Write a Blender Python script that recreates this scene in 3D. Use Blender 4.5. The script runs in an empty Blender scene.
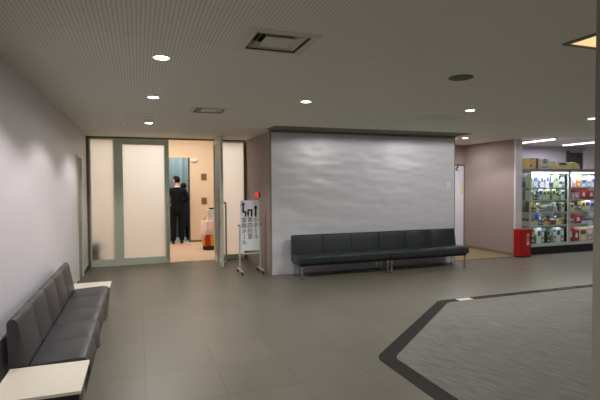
import bpy, bmesh, math, random
from mathutils import Vector, Matrix
random.seed(7)
sc = bpy.context.scene
col = sc.collection
PI = math.pi

# ------------------------------------------------------------------ materials
def srgb(r, g, b):
    f = lambda c: (c/255/12.92) if c/255 <= .04045 else ((c/255+.055)/1.055)**2.4
    return (f(r), f(g), f(b), 1)

def mat(name, c, rough=.6, metal=0, spec=.5, noise=0, nscale=30, bump=0, bscale=80, coat=0):
    m = bpy.data.materials.new(name); m.use_nodes = True
    nt = m.node_tree; b = nt.nodes['Principled BSDF']
    b.inputs['Base Color'].default_value = c
    b.inputs['Roughness'].default_value = rough
    b.inputs['Metallic'].default_value = metal
    b.inputs['Specular IOR Level'].default_value = spec
    b.inputs['Coat Weight'].default_value = coat
    tc = nt.nodes.new('ShaderNodeTexCoord')
    if noise:
        n = nt.nodes.new('ShaderNodeTexNoise'); n.inputs['Scale'].default_value = nscale
        n.inputs['Detail'].default_value = 4
        nt.links.new(tc.outputs['Object'], n.inputs['Vector'])
        mx = nt.nodes.new('ShaderNodeMix'); mx.data_type = 'RGBA'
        mx.inputs[6].default_value = tuple(max(0, x*(1-noise)) for x in c[:3])+(1,)
        mx.inputs[7].default_value = tuple(min(1, x*(1+noise)) for x in c[:3])+(1,)
        nt.links.new(n.outputs['Fac'], mx.inputs[0])
        nt.links.new(mx.outputs[2], b.inputs['Base Color'])
    if bump:
        n2 = nt.nodes.new('ShaderNodeTexNoise'); n2.inputs['Scale'].default_value = bscale
        nt.links.new(tc.outputs['Object'], n2.inputs['Vector'])
        bp = nt.nodes.new('ShaderNodeBump'); bp.inputs['Strength'].default_value = bump
        bp.inputs['Distance'].default_value = .01
        nt.links.new(n2.outputs['Fac'], bp.inputs['Height'])
        nt.links.new(bp.outputs['Normal'], b.inputs['Normal'])
    return m

def emit(name, c, s):
    m = bpy.data.materials.new(name); m.use_nodes = True
    nt = m.node_tree; nt.nodes.clear()
    e = nt.nodes.new('ShaderNodeEmission'); e.inputs[0].default_value = c; e.inputs[1].default_value = s
    o = nt.nodes.new('ShaderNodeOutputMaterial'); nt.links.new(e.outputs[0], o.inputs[0])
    return m

def floor_mat():
    m = mat('floor_tile', srgb(132, 128, 114), .34, spec=.45)
    nt = m.node_tree; b = nt.nodes['Principled BSDF']
    tc = nt.nodes.new('ShaderNodeTexCoord')
    mp = nt.nodes.new('ShaderNodeMapping'); mp.inputs['Location'].default_value = (-.03, 0.1, 0)
    br = nt.nodes.new('ShaderNodeTexBrick'); br.offset = 0; br.squash = 1
    br.inputs['Scale'].default_value = 1; br.inputs['Brick Width'].default_value = .575
    br.inputs['Row Height'].default_value = .575; br.inputs['Mortar Size'].default_value = .003
    br.inputs['Mortar Smooth'].default_value = .2; br.inputs['Bias'].default_value = 0
    br.inputs['Color1'].default_value = srgb(108, 105, 93); br.inputs['Color2'].default_value = srgb(114, 110, 98)
    br.inputs['Mortar'].default_value = srgb(86, 83, 74)
    nt.links.new(tc.outputs['Object'], mp.inputs[0]); nt.links.new(mp.outputs[0], br.inputs['Vector'])
    n = nt.nodes.new('ShaderNodeTexNoise'); n.inputs['Scale'].default_value = 2.2; n.inputs['Detail'].default_value = 5
    nt.links.new(tc.outputs['Object'], n.inputs['Vector'])
    mr = nt.nodes.new('ShaderNodeMapRange'); mr.inputs[3].default_value = .86; mr.inputs[4].default_value = 1.1
    nt.links.new(n.outputs['Fac'], mr.inputs[0])
    mx = nt.nodes.new('ShaderNodeMix'); mx.data_type = 'RGBA'; mx.blend_type = 'MULTIPLY'; mx.inputs[0].default_value = 1
    nt.links.new(br.outputs['Color'], mx.inputs[6]); nt.links.new(mr.outputs[0], mx.inputs[7])
    nt.links.new(mx.outputs[2], b.inputs['Base Color'])
    mr2 = nt.nodes.new('ShaderNodeMapRange'); mr2.inputs[3].default_value = .3; mr2.inputs[4].default_value = .46
    nt.links.new(n.outputs['Fac'], mr2.inputs[0]); nt.links.new(mr2.outputs[0], b.inputs['Roughness'])
    return m

def carpet_mat():
    m = mat('streaked_carpet', srgb(140, 138, 132), .9, spec=.2)
    nt = m.node_tree; b = nt.nodes['Principled BSDF']
    tc = nt.nodes.new('ShaderNodeTexCoord')
    mp = nt.nodes.new('ShaderNodeMapping'); mp.inputs['Rotation'].default_value = (0, 0, -math.radians(20))
    mp2 = nt.nodes.new('ShaderNodeMapping'); mp2.inputs['Scale'].default_value = (22, 2.6, 1)
    nt.links.new(tc.outputs['Object'], mp.inputs[0]); nt.links.new(mp.outputs[0], mp2.inputs[0])
    n = nt.nodes.new('ShaderNodeTexNoise'); n.inputs['Scale'].default_value = 1.6; n.inputs['Detail'].default_value = 5
    n.inputs['Roughness'].default_value = .65
    nt.links.new(mp2.outputs[0], n.inputs['Vector'])
    cr = nt.nodes.new('ShaderNodeValToRGB')
    cr.color_ramp.elements[0].position = .32; cr.color_ramp.elements[0].color = srgb(106, 106, 102)
    cr.color_ramp.elements[1].position = .72; cr.color_ramp.elements[1].color = srgb(140, 139, 133)
    nt.links.new(n.outputs['Fac'], cr.inputs[0]); nt.links.new(cr.outputs[0], b.inputs['Base Color'])
    return m

def ceiling_mat():
    m = mat('perforated_ceiling_board', srgb(176, 173, 152), .85, spec=.2)
    nt = m.node_tree; b = nt.nodes['Principled BSDF']
    tc = nt.nodes.new('ShaderNodeTexCoord'); sx = nt.nodes.new('ShaderNodeSeparateXYZ')
    nt.links.new(tc.outputs['Object'], sx.inputs[0])
    def math_(op, a, bb=None):
        k = nt.nodes.new('ShaderNodeMath'); k.operation = op
        for i, v in enumerate((a, bb)):
            if v is None: continue
            if isinstance(v, (int, float)): k.inputs[i].default_value = v
            else: nt.links.new(v, k.inputs[i])
        return k.outputs[0]
    s = math_('SINE', math_('MULTIPLY', sx.outputs[0], 2*PI/.0245))
    s01 = math_('MULTIPLY', math_('ADD', s, 1), .5)
    s4 = math_('POWER', s01, 2.0)
    sy = math_('SINE', math_('MULTIPLY', sx.outputs[1], 2*PI/.0245))
    sy01 = math_('MULTIPLY', math_('ADD', sy, 1.6), .38)
    f = math_('MULTIPLY', s4, sy01)
    # board joints every 0.91 m
    fx = math_('LESS_THAN', math_('ABSOLUTE', math_('SUBTRACT', math_('FRACT', math_('DIVIDE', math_('ADD', sx.outputs[1], 3.3), 1.82)), .5)), .0022)
    fade = nt.nodes.new('ShaderNodeMapRange'); fade.inputs[1].default_value = .9; fade.inputs[2].default_value = 2.3
    fade.inputs[3].default_value = .46; fade.inputs[4].default_value = .1; nt.links.new(sx.outputs[0], fade.inputs[0])
    tot = math_('MINIMUM', math_('ADD', math_('MULTIPLY', f, fade.outputs[0]), math_('MULTIPLY', fx, .22)), 1.0)
    mx = nt.nodes.new('ShaderNodeMix'); mx.data_type = 'RGBA'
    mx.inputs[6].default_value = srgb(228, 227, 214); mx.inputs[7].default_value = srgb(100, 97, 88)
    nt.links.new(tot, mx.inputs[0]); nt.links.new(mx.outputs[2], b.inputs['Base Color'])
    return m

def frosted_mat():
    m = bpy.data.materials.new('frosted_glass'); m.use_nodes = True
    nt = m.node_tree; nt.nodes.clear()
    tr = nt.nodes.new('ShaderNodeBsdfTranslucent'); tr.inputs[0].default_value = (.86, .89, .92, 1)
    tp = nt.nodes.new('ShaderNodeBsdfTransparent'); tp.inputs[0].default_value = (.9, .9, .88, 1)
    gl = nt.nodes.new('ShaderNodeBsdfGlossy'); gl.inputs['Roughness'].default_value = .14
    lw = nt.nodes.new('ShaderNodeLayerWeight'); lw.inputs[0].default_value = .5
    pw = nt.nodes.new('ShaderNodeMath'); pw.operation = 'POWER'; pw.inputs[1].default_value = 4.5
    pm = nt.nodes.new('ShaderNodeMath'); pm.operation = 'MULTIPLY_ADD'; pm.inputs[1].default_value = .3; pm.inputs[2].default_value = .04
    nt.links.new(lw.outputs['Facing'], pw.inputs[0]); nt.links.new(pw.outputs[0], pm.inputs[0])
    m1 = nt.nodes.new('ShaderNodeMixShader'); m1.inputs[0].default_value = .2
    m2 = nt.nodes.new('ShaderNodeMixShader'); m2.inputs[0].default_value = .05
    nt.links.new(pm.outputs[0], m2.inputs[0])
    nt.links.new(tr.outputs[0], m1.inputs[1]); nt.links.new(tp.outputs[0], m1.inputs[2])
    nt.links.new(m1.outputs[0], m2.inputs[1]); nt.links.new(gl.outputs[0], m2.inputs[2])
    o = nt.nodes.new('ShaderNodeOutputMaterial'); nt.links.new(m2.outputs[0], o.inputs[0])
    return m

def clear_mat():
    m = bpy.data.materials.new('clear_glass'); m.use_nodes = True
    nt = m.node_tree; nt.nodes.clear()
    tp = nt.nodes.new('ShaderNodeBsdfTransparent'); tp.inputs[0].default_value = (.93, .97, .95, 1)
    gl = nt.nodes.new('ShaderNodeBsdfGlossy'); gl.inputs['Roughness'].default_value = .03
    m1 = nt.nodes.new('ShaderNodeMixShader'); m1.inputs[0].default_value = .03
    nt.links.new(tp.outputs[0], m1.inputs[1]); nt.links.new(gl.outputs[0], m1.inputs[2])
    o = nt.nodes.new('ShaderNodeOutputMaterial'); nt.links.new(m1.outputs[0], o.inputs[0])
    return m

def laminate_mat():
    m = mat('glossy_white_laminate', srgb(210, 211, 216), .33, spec=.6)
    nt = m.node_tree; b = nt.nodes['Principled BSDF']
    tc = nt.nodes.new('ShaderNodeTexCoord')
    mp = nt.nodes.new('ShaderNodeMapping'); mp.inputs['Scale'].default_value = (1.2, 1, 3.2)
    nt.links.new(tc.outputs['Object'], mp.inputs[0])
    n = nt.nodes.new('ShaderNodeTexNoise'); n.inputs['Scale'].default_value = 1.4; n.inputs['Detail'].default_value = 1.2
    nt.links.new(mp.outputs[0], n.inputs['Vector'])
    bp = nt.nodes.new('ShaderNodeBump'); bp.inputs['Strength'].default_value = 1; bp.inputs['Distance'].default_value = .03
    nt.links.new(n.outputs['Fac'], bp.inputs['Height']); nt.links.new(bp.outputs['Normal'], b.inputs['Normal'])
    return m

M = dict(
    floor=floor_mat(), carpet=carpet_mat(), ceil=ceiling_mat(), frost=frosted_mat(), glass=clear_mat(), laminate=laminate_mat(),
    wall=mat('white_wall_paint', srgb(214, 210, 216), .42, spec=.4, noise=.02, nscale=3, bump=.05, bscale=60),
    greywall=mat('grey_wall_paint', srgb(214, 212, 208), .6),
    pink=mat('mauve_wall_covering', srgb(166, 147, 143), .65, noise=.04, nscale=60),
    beige=mat('beige_wall_covering', srgb(226, 207, 182), .65, noise=.03, nscale=20),
    beigefloor=mat('beige_carpet', srgb(196, 172, 150), .9, noise=.06, nscale=90),
    corrfloor=mat('tan_corridor_carpet', srgb(142, 124, 94), .8, noise=.06, nscale=60),
    palefloor=mat('pale_floor', srgb(190, 205, 200), .35),
    band=mat('black_floor_band', srgb(40, 38, 35), .7, spec=.2, noise=.12, nscale=12),
    green=mat('sage_green_metal', srgb(206, 215, 194), .35, metal=0, noise=.02),
    brown=mat('dark_brown_trim', srgb(120, 102, 84), .5),
    dark=mat('dark_trim', srgb(62, 59, 54), .5),
    reveal=mat('grey_brown_reveal', srgb(128, 120, 110), .6),
    ceilstrip=mat('ceiling_strip_grey', srgb(120, 116, 104), .8),
    vinyl=mat('dark_grey_vinyl', srgb(60, 60, 62), .42, spec=.45, bump=.08, bscale=140),
    vinylblk=mat('black_vinyl', srgb(42, 47, 49), .4, spec=.45, bump=.08, bscale=140),
    black=mat('black_frame', srgb(24, 23, 27), .5),
    chrome=mat('chrome', srgb(215, 215, 215), .18, metal=1),
    steel=mat('brushed_steel', srgb(190, 190, 182), .3, metal=.9),
    alu=mat('aluminium', srgb(205, 208, 206), .4, metal=.3),
    tabletop=mat('cream_table_top', srgb(232, 224, 206), .35),
    white=mat('white_plastic', srgb(228, 228, 228), .4),
    board=mat('white_sign_board', srgb(242, 246, 248), .4),
    ink=mat('black_ink', srgb(22, 22, 24), .6),
    ivory=mat('ivory_sheet_metal', srgb(200, 198, 180), .5),
    ventdark=mat('dark_vent_metal', srgb(84, 82, 70), .6),  # dark metal tone for vent housings and speaker grille
    red=mat('red_enamel', srgb(168, 22, 26), .35),
    suit=mat('black_suit_wool', srgb(14, 14, 17), .85, spec=.2, noise=.1, nscale=200),
    navy=mat('navy_coat_wool', srgb(42, 47, 74), .85, spec=.2, noise=.1, nscale=200),
    skin=mat('skin', srgb(222, 170, 148), .5),
    hair=mat('black_hair', srgb(16, 14, 13), .75, spec=.2, noise=.2, nscale=120),
    shoe=mat('black_leather', srgb(20, 19, 19), .3),
    shirt=mat('white_shirt', srgb(230, 230, 232), .8),
    curtain=mat('teal_curtain', srgb(112, 131, 132), .85, noise=.05, nscale=12),
    cloth=mat('pale_pink_cloth', srgb(244, 214, 208), .85),
    plaque=mat('brown_bronze_plaque', srgb(140, 112, 76), .4),
    carton=mat('brown_carton', srgb(222, 196, 142), .8, noise=.05),
    tape=mat('ochre_tape', srgb(140, 104, 40), .5),
    tag=mat('white_floor_tape', srgb(206, 206, 198), .5),
    shopwall=mat('shop_wall_grey', srgb(176, 172, 182), .7),
    shopceil=mat('shop_ceiling_white', srgb(186, 184, 174), .8),
    doorgrey=mat('grey_green_door', srgb(140, 142, 132), .5),
    doorwhite=mat('white_door', srgb(232, 232, 240), .4),
    column=mat('grey_column_paint', srgb(150, 146, 136), .6, noise=.03, nscale=8),
    lampglow=emit('downlight_lens', (1, .97, 1, 1), 14),
    panelglow=emit('ceiling_panel_diffuser', srgb(255, 220, 158), 1.05),
    tubeglow=emit('fluorescent_tube', (.9, .86, 1, 1), 4),
    caseglow=emit('case_light_strip', (.92, .9, 1, 1), 7),
    redglow=emit('red_alarm_lens', (1, .07, .06, 1), .75),
)

# ------------------------------------------------------------------ helpers
class MB:
    def __init__(s): s.bm = bmesh.new()
    def box(s, x0, x1, y0, y1, z0, z1, bev=0, seg=2):
        t = bmesh.new(); bmesh.ops.create_cube(t, size=1)
        bmesh.ops.scale(t, vec=(x1-x0, y1-y0, z1-z0), verts=t.verts)
        bmesh.ops.translate(t, vec=((x0+x1)/2, (y0+y1)/2, (z0+z1)/2), verts=t.verts)
        if bev: bmesh.ops.bevel(t, geom=t.edges[:], offset=bev, segments=seg, affect='EDGES', profile=.5)
        return s.add(t)
    def add(s, t, mtx=None):
        if mtx is not None: bmesh.ops.transform(t, matrix=mtx, verts=t.verts)
        me = bpy.data.meshes.new('tmp'); t.to_mesh(me); t.free(); s.bm.from_mesh(me); bpy.data.meshes.remove(me)
        return s
    def cyl(s, p, q, r, r2=None, n=20):
        p, q = Vector(p), Vector(q); d = q-p
        t = bmesh.new()
        bmesh.ops.create_cone(t, cap_ends=True, segments=n, radius1=r, radius2=r if r2 is None else r2, depth=d.length)
        rot = d.to_track_quat('Z', 'Y').to_matrix().to_4x4()
        return s.add(t, Matrix.Translation((p+q)/2) @ rot)
    def ball(s, c, r, sc_=(1, 1, 1), u=20, v=14):
        t = bmesh.new(); bmesh.ops.create_uvsphere(t, u_segments=u, v_segments=v, radius=r)
        return s.add(t, Matrix.Translation(c) @ Matrix.Diagonal((*sc_, 1)))
    def tube(s, pts, r, n=10):
        for a, b in zip(pts[:-1], pts[1:]): s.cyl(a, b, r, n=n)
        for p in pts[1:-1]: s.ball(p, r, u=10, v=8)
        return s
    def lathe(s, c, prof, n=28):
        vs = []
        for r, z in prof:
            vs.append([s.bm.verts.new((c[0]+r*math.cos(2*PI*i/n), c[1]+r*math.sin(2*PI*i/n), c[2]+z)) for i in range(n)])
        for a, b in zip(vs[:-1], vs[1:]):
            for i in range(n):
                s.bm.faces.new((a[i], a[(i+1) % n], b[(i+1) % n], b[i]))
        for ring, rev in ((vs[0], True), (vs[-1], False)):
            s.bm.faces.new(ring[::-1] if rev else ring)
        return s
    def prism(s, poly, axis, a0, a1, bev=0):
        """poly of 2-D points extruded along axis 'x' (pts are y,z), 'y' (pts x,z) or 'z' (pts x,y)"""
        t = bmesh.new()
        def mk(u, v, w): return {'x': (w, u, v), 'y': (u, w, v), 'z': (u, v, w)}[axis]
        A = [t.verts.new(mk(u, v, a0)) for u, v in poly]; B = [t.verts.new(mk(u, v, a1)) for u, v in poly]
        n = len(poly)
        t.faces.new(A); t.faces.new(B[::-1])
        for i in range(n): t.faces.new((A[i], B[i], B[(i+1) % n], A[(i+1) % n]))
        bmesh.ops.recalc_face_normals(t, faces=t.faces)
        if bev: bmesh.ops.bevel(t, geom=t.edges[:], offset=bev, segments=2, affect='EDGES', profile=.5)
        return s.add(t)
    def build(s, name, m, parent=None, smooth=False, loc=None):
        bmesh.ops.recalc_face_normals(s.bm, faces=s.bm.faces)
        me = bpy.data.meshes.new(name); s.bm.to_mesh(me); s.bm.free()
        if isinstance(m, str): m = M[m]
        me.materials.append(m)
        if smooth:
            for p in me.polygons: p.use_smooth = True
            me.set_sharp_from_angle(angle=math.radians(38))
        o = bpy.data.objects.new(name, me); col.objects.link(o)
        if parent: o.parent = parent
        if loc: o.location = loc
        return o

def tag(o, label=None, cat=None, group=None, kind=None):
    if label: o['label'] = label
    if cat: o['category'] = cat
    if group: o['group'] = group
    if kind: o['kind'] = kind
    return o
def thing(name, loc, label, cat, group=None, rz=0):
    o = bpy.data.objects.new(name, None); col.objects.link(o); o.empty_display_size = .1
    o.location = loc; o.rotation_euler = (0, 0, rz)
    return tag(o, label, cat, group)
def struct(name, mb, m, parent=None, smooth=False):
    o = mb.build(name, m, parent, smooth)
    if not parent: o['kind'] = 'structure'
    return o
def copy_tree(o, parent=None):
    c = o.copy(); col.objects.link(c)
    if parent: c.parent = parent
    for ch in list(o.children): copy_tree(ch, c)
    return c
def text_mesh(txt, size, extrude=.001, line=1.0):
    cu = bpy.data.curves.new('lettering', 'FONT'); cu.body = txt; cu.size = size; cu.extrude = extrude
    cu.align_x = 'CENTER'; cu.align_y = 'TOP'; cu.space_line = line
    o = bpy.data.objects.new('lettering', cu); col.objects.link(o)
    bpy.context.view_layer.update()
    dg = bpy.context.evaluated_depsgraph_get()
    me = bpy.data.meshes.new_from_object(o.evaluated_get(dg))
    bpy.data.objects.remove(o); bpy.data.curves.remove(cu)
    return me
def lettering(name, txt, size, loc, m, parent, line=1.0):
    me = text_mesh(txt, size, line=line); me.materials.clear(); me.materials.append(M[m])
    o = bpy.data.objects.new(name, me); col.objects.link(o)
    o.parent = parent; o.location = loc; o.rotation_euler = (PI/2, 0, 0)
    return o

# ------------------------------------------------------------------ setting
XL, CZ, DY, BY = -.915, 2.5, 9.6, 7.6
B0, B1 = 2.17, 5.92           # block
PX = 7.6                      # mauve wall plane
fl = MB().box(-1.1, 13.4, -5.1, 7.68, -.1, 0).box(-1.1, B0+.2, 7.68, DY, -.1, 0).box(7.55, 13.4, 7.68, 10.4, -.1, 0)
struct('floor', fl, 'floor')
struct('floor_corridor', MB().box(B1-.2, 7.55, 7.68, 9.5, -.1, 0), 'corrfloor')
struct('floor_inner', MB().box(-1.1, 2.6, DY, 12.9, -.1, 0), 'beigefloor')
struct('floor_hall', MB().box(-1.1, 2.6, 12.9, 14.5, -.1, 0), 'palefloor')
VENTS = [(.89, 2.97), (.86, 5.9)]; VH = .195
cl = MB().box(-1.1, 13.4, -5.1, VENTS[0][1]-VH, CZ, CZ+.12).box(-1.1, 13.4, VENTS[0][1]+VH, VENTS[1][1]-VH, CZ, CZ+.12)
cl.box(-1.1, 13.4, VENTS[1][1]+VH, 7.3, CZ, CZ+.12).box(-1.1, 7.78, 7.3, DY+.1, CZ, CZ+.12)
for vx, vy in VENTS: cl.box(-1.1, vx-VH, vy-VH, vy+VH, CZ, CZ+.12).box(vx+VH, 13.4, vy-VH, vy+VH, CZ, CZ+.12)
struct('ceiling', cl, 'ceil')
struct('ceiling_shop', MB().box(7.5, 13.4, 7.1, 10.4, 2.62, 2.72), 'shopceil')
struct('ceiling_inner', MB().box(-1.1, 2.6, DY+.1, 14.5, 3.0, 3.1), 'beige')
# left wall with an opening for the side door
lw = MB().box(XL-.15, XL, -5.1, 8.02, 0, CZ).box(XL-.15, XL, 8.72, DY+.06, 0, CZ).box(XL-.15, XL, 8.02, 8.72, 2.06, CZ)
struct('wall_left', lw, 'wall')
struct('wall_front', MB().box(-1.1, 13.4, -5.25, -5.1, 0, CZ), 'greywall')
struct('wall_right', MB().box(13.25, 13.4, -5.1, 10.4, 0, 2.62), 'greywall')
struct('wall_center', MB().box(B0, B1, BY+.012, BY+2.0, 0, CZ), 'pink')
struct('trim_1', MB().box(B0-.012, B1, BY, BY+.012, .07, 2.455), 'laminate')
struct('trim_2', MB().box(B0-.03, B0-.012, BY-.004, BY+.06, 0, 2.5).box(B0-.03, B1+.015, BY-.03, BY+.01, 2.455, 2.5).box(B1, B1+.015, BY-.004, BY+.06, 0, 2.455), 'reveal')
struct('trim_3', MB().box(B0-.1, B1+.02, 7.1, BY-.03, CZ-.008, CZ+.004), 'ceilstrip')  # thin darker strip laid on the ceiling in front of the block
struct('baseboard_center', MB().box(B0-.012, B1, BY-.006, BY+.012, 0, .07), 'wall')
struct('baseboard_left', MB().box(XL, XL+.012, -5.1, 6.6, 0, .08), 'wall')
struct('baseboard_left_dark', MB().box(XL, XL+.012, 6.6, 8.0, 0, .06).box(XL, XL+.012, 8.74, DY-.05, 0, .06), 'dark')
struct('wall_corridor', MB().box(PX, PX+.17, 7.78, 9.5, 0, 2.62), 'pink')
struct('wall_back', MB().box(B1-.3, 7.6, 9.4, 9.55, 0, CZ), 'pink')
struct('trim_4', MB().box(B1, PX, 7.655, 7.69, -.02, .004), 'dark')
struct('baseboard_corridor', MB().box(PX-.012, PX, 7.8, 9.4, 0, .06), 'corrfloor')
struct('wall_pillar', MB().box(PX, PX+.17, 7.73, 7.78, 0, CZ).box(PX-.0, PX+.17, 7.3, 7.33, 2.49, 2.5), 'wall')
struct('wall_shop', MB().box(7.7, 13.4, 10.2, 10.35, 0, 2.7), 'shopwall')
struct('trim_5', MB().box(12.55, 12.95, 10.08, 10.2, 0, 2.62), 'wall')
d = struct('shop_dark_panel', MB().box(11.95, 12.5, 10.15, 10.2, 0, 2.45), 'dark')  # tall dark panel on the shop back wall beside the pilaster
struct('door_frame', MB().box(11.9, 11.95, 10.13, 10.2, 0, 2.5), 'dark', d)  # narrow dark strip along the panel's left edge
# inner room
struct('wall_inner_left', MB().box(-1.1, -.95, DY+.1, 14.5, 0, 3.0), 'beige')
struct('wall_inner_right', MB().box(2.45, 2.6, DY+.1, 14.5, 0, 3.0), 'beige')
struct('wall_inner', MB().box(-.95, .62, 12.9, 13.02, 0, 3.0).box(1.34, 2.45, 12.9, 13.02, 0, 3.0).box(.62, 1.34, 12.9, 13.02, 2.31, 3.0), 'beige')
struct('trim_6', MB().box(1.31, 1.34, 12.89, 13.03, 0, 2.31), 'dark')
struct('baseboard_inner', MB().box(1.34, 2.45, 12.888, 12.9, 0, .05), 'brown')
struct('wall_hall', MB().box(-1.1, 2.6, 14.4, 14.5, 0, 3.0), 'beige')
struct('wall_header', MB().box(-1.1, 2.6, DY+.1, DY+.2, CZ, 3.0), 'beige')

# grey carpet octagon with dark border
def poly_round(pts, r, n=6):
    out = []
    for i, p in enumerate(pts):
        p = Vector(p); a = Vector(pts[i-1]); b = Vector(pts[(i+1) % len(pts)])
        da, db = (a-p).normalized(), (b-p).normalized()
        p0, p2 = p+da*r, p+db*r
        for k in range(n+1):
            t = k/n; out.append(((1-t)**2*p0+2*t*(1-t)*p+t*t*p2)[:])
    return out
outer = [(1.99, -2.2), (11.5, -2.2), (11.5, 5.12), (3.74, 5.12), (1.99, 3.62)]
inner = [(2.14, -2.05), (11.35, -2.05), (11.35, 4.98), (3.79, 4.98), (2.14, 3.55)]
struct('trim_7', MB().prism(poly_round(outer, .1), 'z', -.01, .004), 'band')
struct('floor_carpet', MB().prism(poly_round(inner, .07), 'z', -.01, .008), 'carpet')
tag(MB().box(4.0, 4.22, 5.0, 5.1, .0045, .0065).build('floor_tape', 'tag'), 'short strip of white tape stuck on the dark carpet border', 'tape')
for x0, x1, lb in ((5.42, 5.68, 'narrow black strip on carpet border, leftmost of the three pieces'), (5.74, 6.12, 'narrow black strip on carpet border, middle of the three pieces'), (6.2, 6.42, 'narrow black strip on carpet border, rightmost piece by the column')):
    tag(MB().box(x0, x1, 5.01, 5.1, .0045, .007).build('floor_strip', 'ink'), lb, 'floor strip', 'black strips on the carpet border')

# column at the right
struct('wall_column', MB().box(1.885, 2.5, .9, 1.475, 0, CZ), 'column')

# ------------------------------------------------------------------ glass entrance
H = 2.47
struct('trim_8', MB().box(XL, B0-.02, DY-.05, DY+.06, H+.005, CZ), 'brown')
struct('trim_9', MB().box(XL, XL+.045, DY-.04, DY+.05, 0, H), 'brown')
struct('trim_10', MB().box(2.115, 2.165, DY-.04, DY+.05, 0, H), 'brown')
struct('trim_11', MB().box(.62, 1.5, DY-.05, DY+.02, -.02, .006), 'steel')
w = struct('window_1', MB().box(XL+.05, -.42, DY-.03, DY+.03, 0, .13).box(-.435, -.362, DY-.04, DY+.04, 0, H).box(XL+.05, -.435, DY-.03, DY+.03, H-.025, H).box(XL+.045, XL+.07, DY-.03, DY+.03, .13, H), 'green')
MB().box(XL+.07, -.435, DY-.006, DY+.006, .13, H-.025).build('pane', 'frost', w)
w = struct('window_2', MB().box(1.56, 1.66, DY-.03, DY+.03, 0, H).box(1.66, 2.115, DY-.03, DY+.03, 0, .1).box(1.66, 2.115, DY-.03, DY+.03, H-.025, H), 'green')
MB().box(1.66, 2.115, DY-.006, DY+.006, .1, H-.025).build('pane', 'frost', w)

def leaf(name, loc, rz):
    """door leaf, hinge at local x=0, free edge at x=.95"""
    fr = MB().box(0, .085, -.022, .022, .01, H).box(.865, .95, -.022, .022, .01, H).box(.085, .865, -.022, .022, .01, .14).box(.085, .865, -.022, .022, H-.11, H)
    o = struct(name, fr, 'green'); o.location = loc; o.rotation_euler = (0, 0, rz)
    MB().box(.085, .865, -.006, .006, .14, H-.11).build('pane', 'frost', o)
    for s in (-1, 1):
        h = MB().tube([(.905, s*.02, .1), (.905, s*.075, .1), (.905, s*.075, 1.22), (.905, s*.02, 1.22)], .017)
        h.build('handle', 'steel', o, True)
    MB().cyl((.905, -.027, .86), (.905, .027, .86), .018).build('lock', 'dark', o, True)
    return o
leaf('door_1', (-.36, DY-.01, 0), 0)
leaf('door_2', (1.49, DY-.04, 0), math.radians(-90.5))
# side door in left wall
d = struct('door_3', MB().box(XL-.05, XL-.012, 8.05, 8.69, .005, 2.03), 'doorgrey')
MB().box(XL-.06, XL+.012, 8.02, 8.05, 0, 2.06).box(XL-.06, XL+.012, 8.69, 8.72, 0, 2.06).box(XL-.06, XL+.012, 8.05, 8.69, 2.03, 2.06).build('door_frame', 'green', d)
MB().cyl((XL-.012, 8.12, 1.0), (XL+.05, 8.12, 1.0), .012).cyl((XL+.045, 8.12, 1.0), (XL+.045, 8.24, 1.0), .01).build('door_handle', 'steel', d)
# white door at the corridor end
d = struct('door_5', MB().box(6.76, 7.575, 9.365, 9.4, 0, 1.99), 'doorwhite')
MB().box(6.7, 6.76, 9.36, 9.4, 0, 2.03).box(7.575, 7.598, 9.36, 9.4, 0, 2.03).box(6.76, 7.575, 9.36, 9.4, 1.99, 2.03).build('door_frame', 'brown', d)
s = thing('door_sign', (7.42, 9.36, 1.92), 'small white sign with dark blue mark at top of white corridor door', 'sign')
MB().box(-.14, .12, -.006, .004, -.06, .06).build('plate', 'white', s)
blue = mat('dark_blue_ink', srgb(40, 42, 110), .5)
def arc(cx, cz, r, w_, a0, a1, n=10):
    P = []
    for k in range(n+1):
        a = a0+(a1-a0)*k/n; P.append((cx+r*math.cos(a), cz+r*.55*math.sin(a)))
    for k in range(n, -1, -1):
        a = a0+(a1-a0)*k/n; P.append((cx+(r-w_)*math.cos(a), cz+(r-w_)*.55*math.sin(a)))
    return P
MB().prism(arc(.0, .0, .1, .035, PI*.55, PI*1.45), 'y', -.009, -.006).prism(arc(.1, .045, .16, .03, PI*.7, PI*1.15), 'y', -.009, -.006).build('emblem', blue, s)
s = tag(MB().box(7.49, 7.55, 9.357, 9.364, 1.29, 1.58).build('notice', mat('pale_yellow_paper', srgb(226, 220, 150), .7)), 'narrow pale yellow paper notice on white corridor door', 'notice')

# ------------------------------------------------------------------ ceiling fittings
DL = [(.18, 3.58, 'bright round recessed downlight nearest the viewer, at top left'),
      (.17, 5.19, 'round recessed downlight, middle one of the row leading to the glass doors'),
      (.17, 7.34, 'round recessed downlight just in front of the glass doors'),
      (1.82, 4.95, 'round recessed downlight above the middle of the hall, between diffuser and white wall'),
      (4.06, 4.90, 'round recessed downlight in front of right end of white wall'),
      (6.4, 7.87, 'round recessed downlight at corridor mouth beside mauve wall'),
      (6.31, 4.98, 'small bright round downlight next to the grey column at right edge')]
DLP = [82, 82, 80, 66, 125, 64, 125]
for i, (x, y, lb) in enumerate(DL):
    t = thing('downlight', (x, y, CZ), lb, 'ceiling light', 'recessed round downlights')
    MB().lathe((0, 0, 0), [(.052, .0), (.052, -.004), (.068, -.006), (.072, -.003), (.072, 0)]).build('trim_ring', 'white', t, True)
    MB().lathe((0, 0, 0), [(.001, -.003), (.055, -.003), (.055, -.0045), (.001, -.0055)]).build('lens', 'lampglow', t, True)
    L = bpy.data.lights.new('downlight_beam', 'SPOT'); L.energy = DLP[i]; L.color = (1, .97, .955)
    L.spot_size = math.radians(178 if i in (4, 6) else 138); L.spot_blend = .06 if i in (4, 6) else .3; L.shadow_soft_size = .05
    lo = bpy.data.objects.new('downlight_beam', L); col.objects.link(lo); lo.location = (x, y, CZ-.02)

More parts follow.
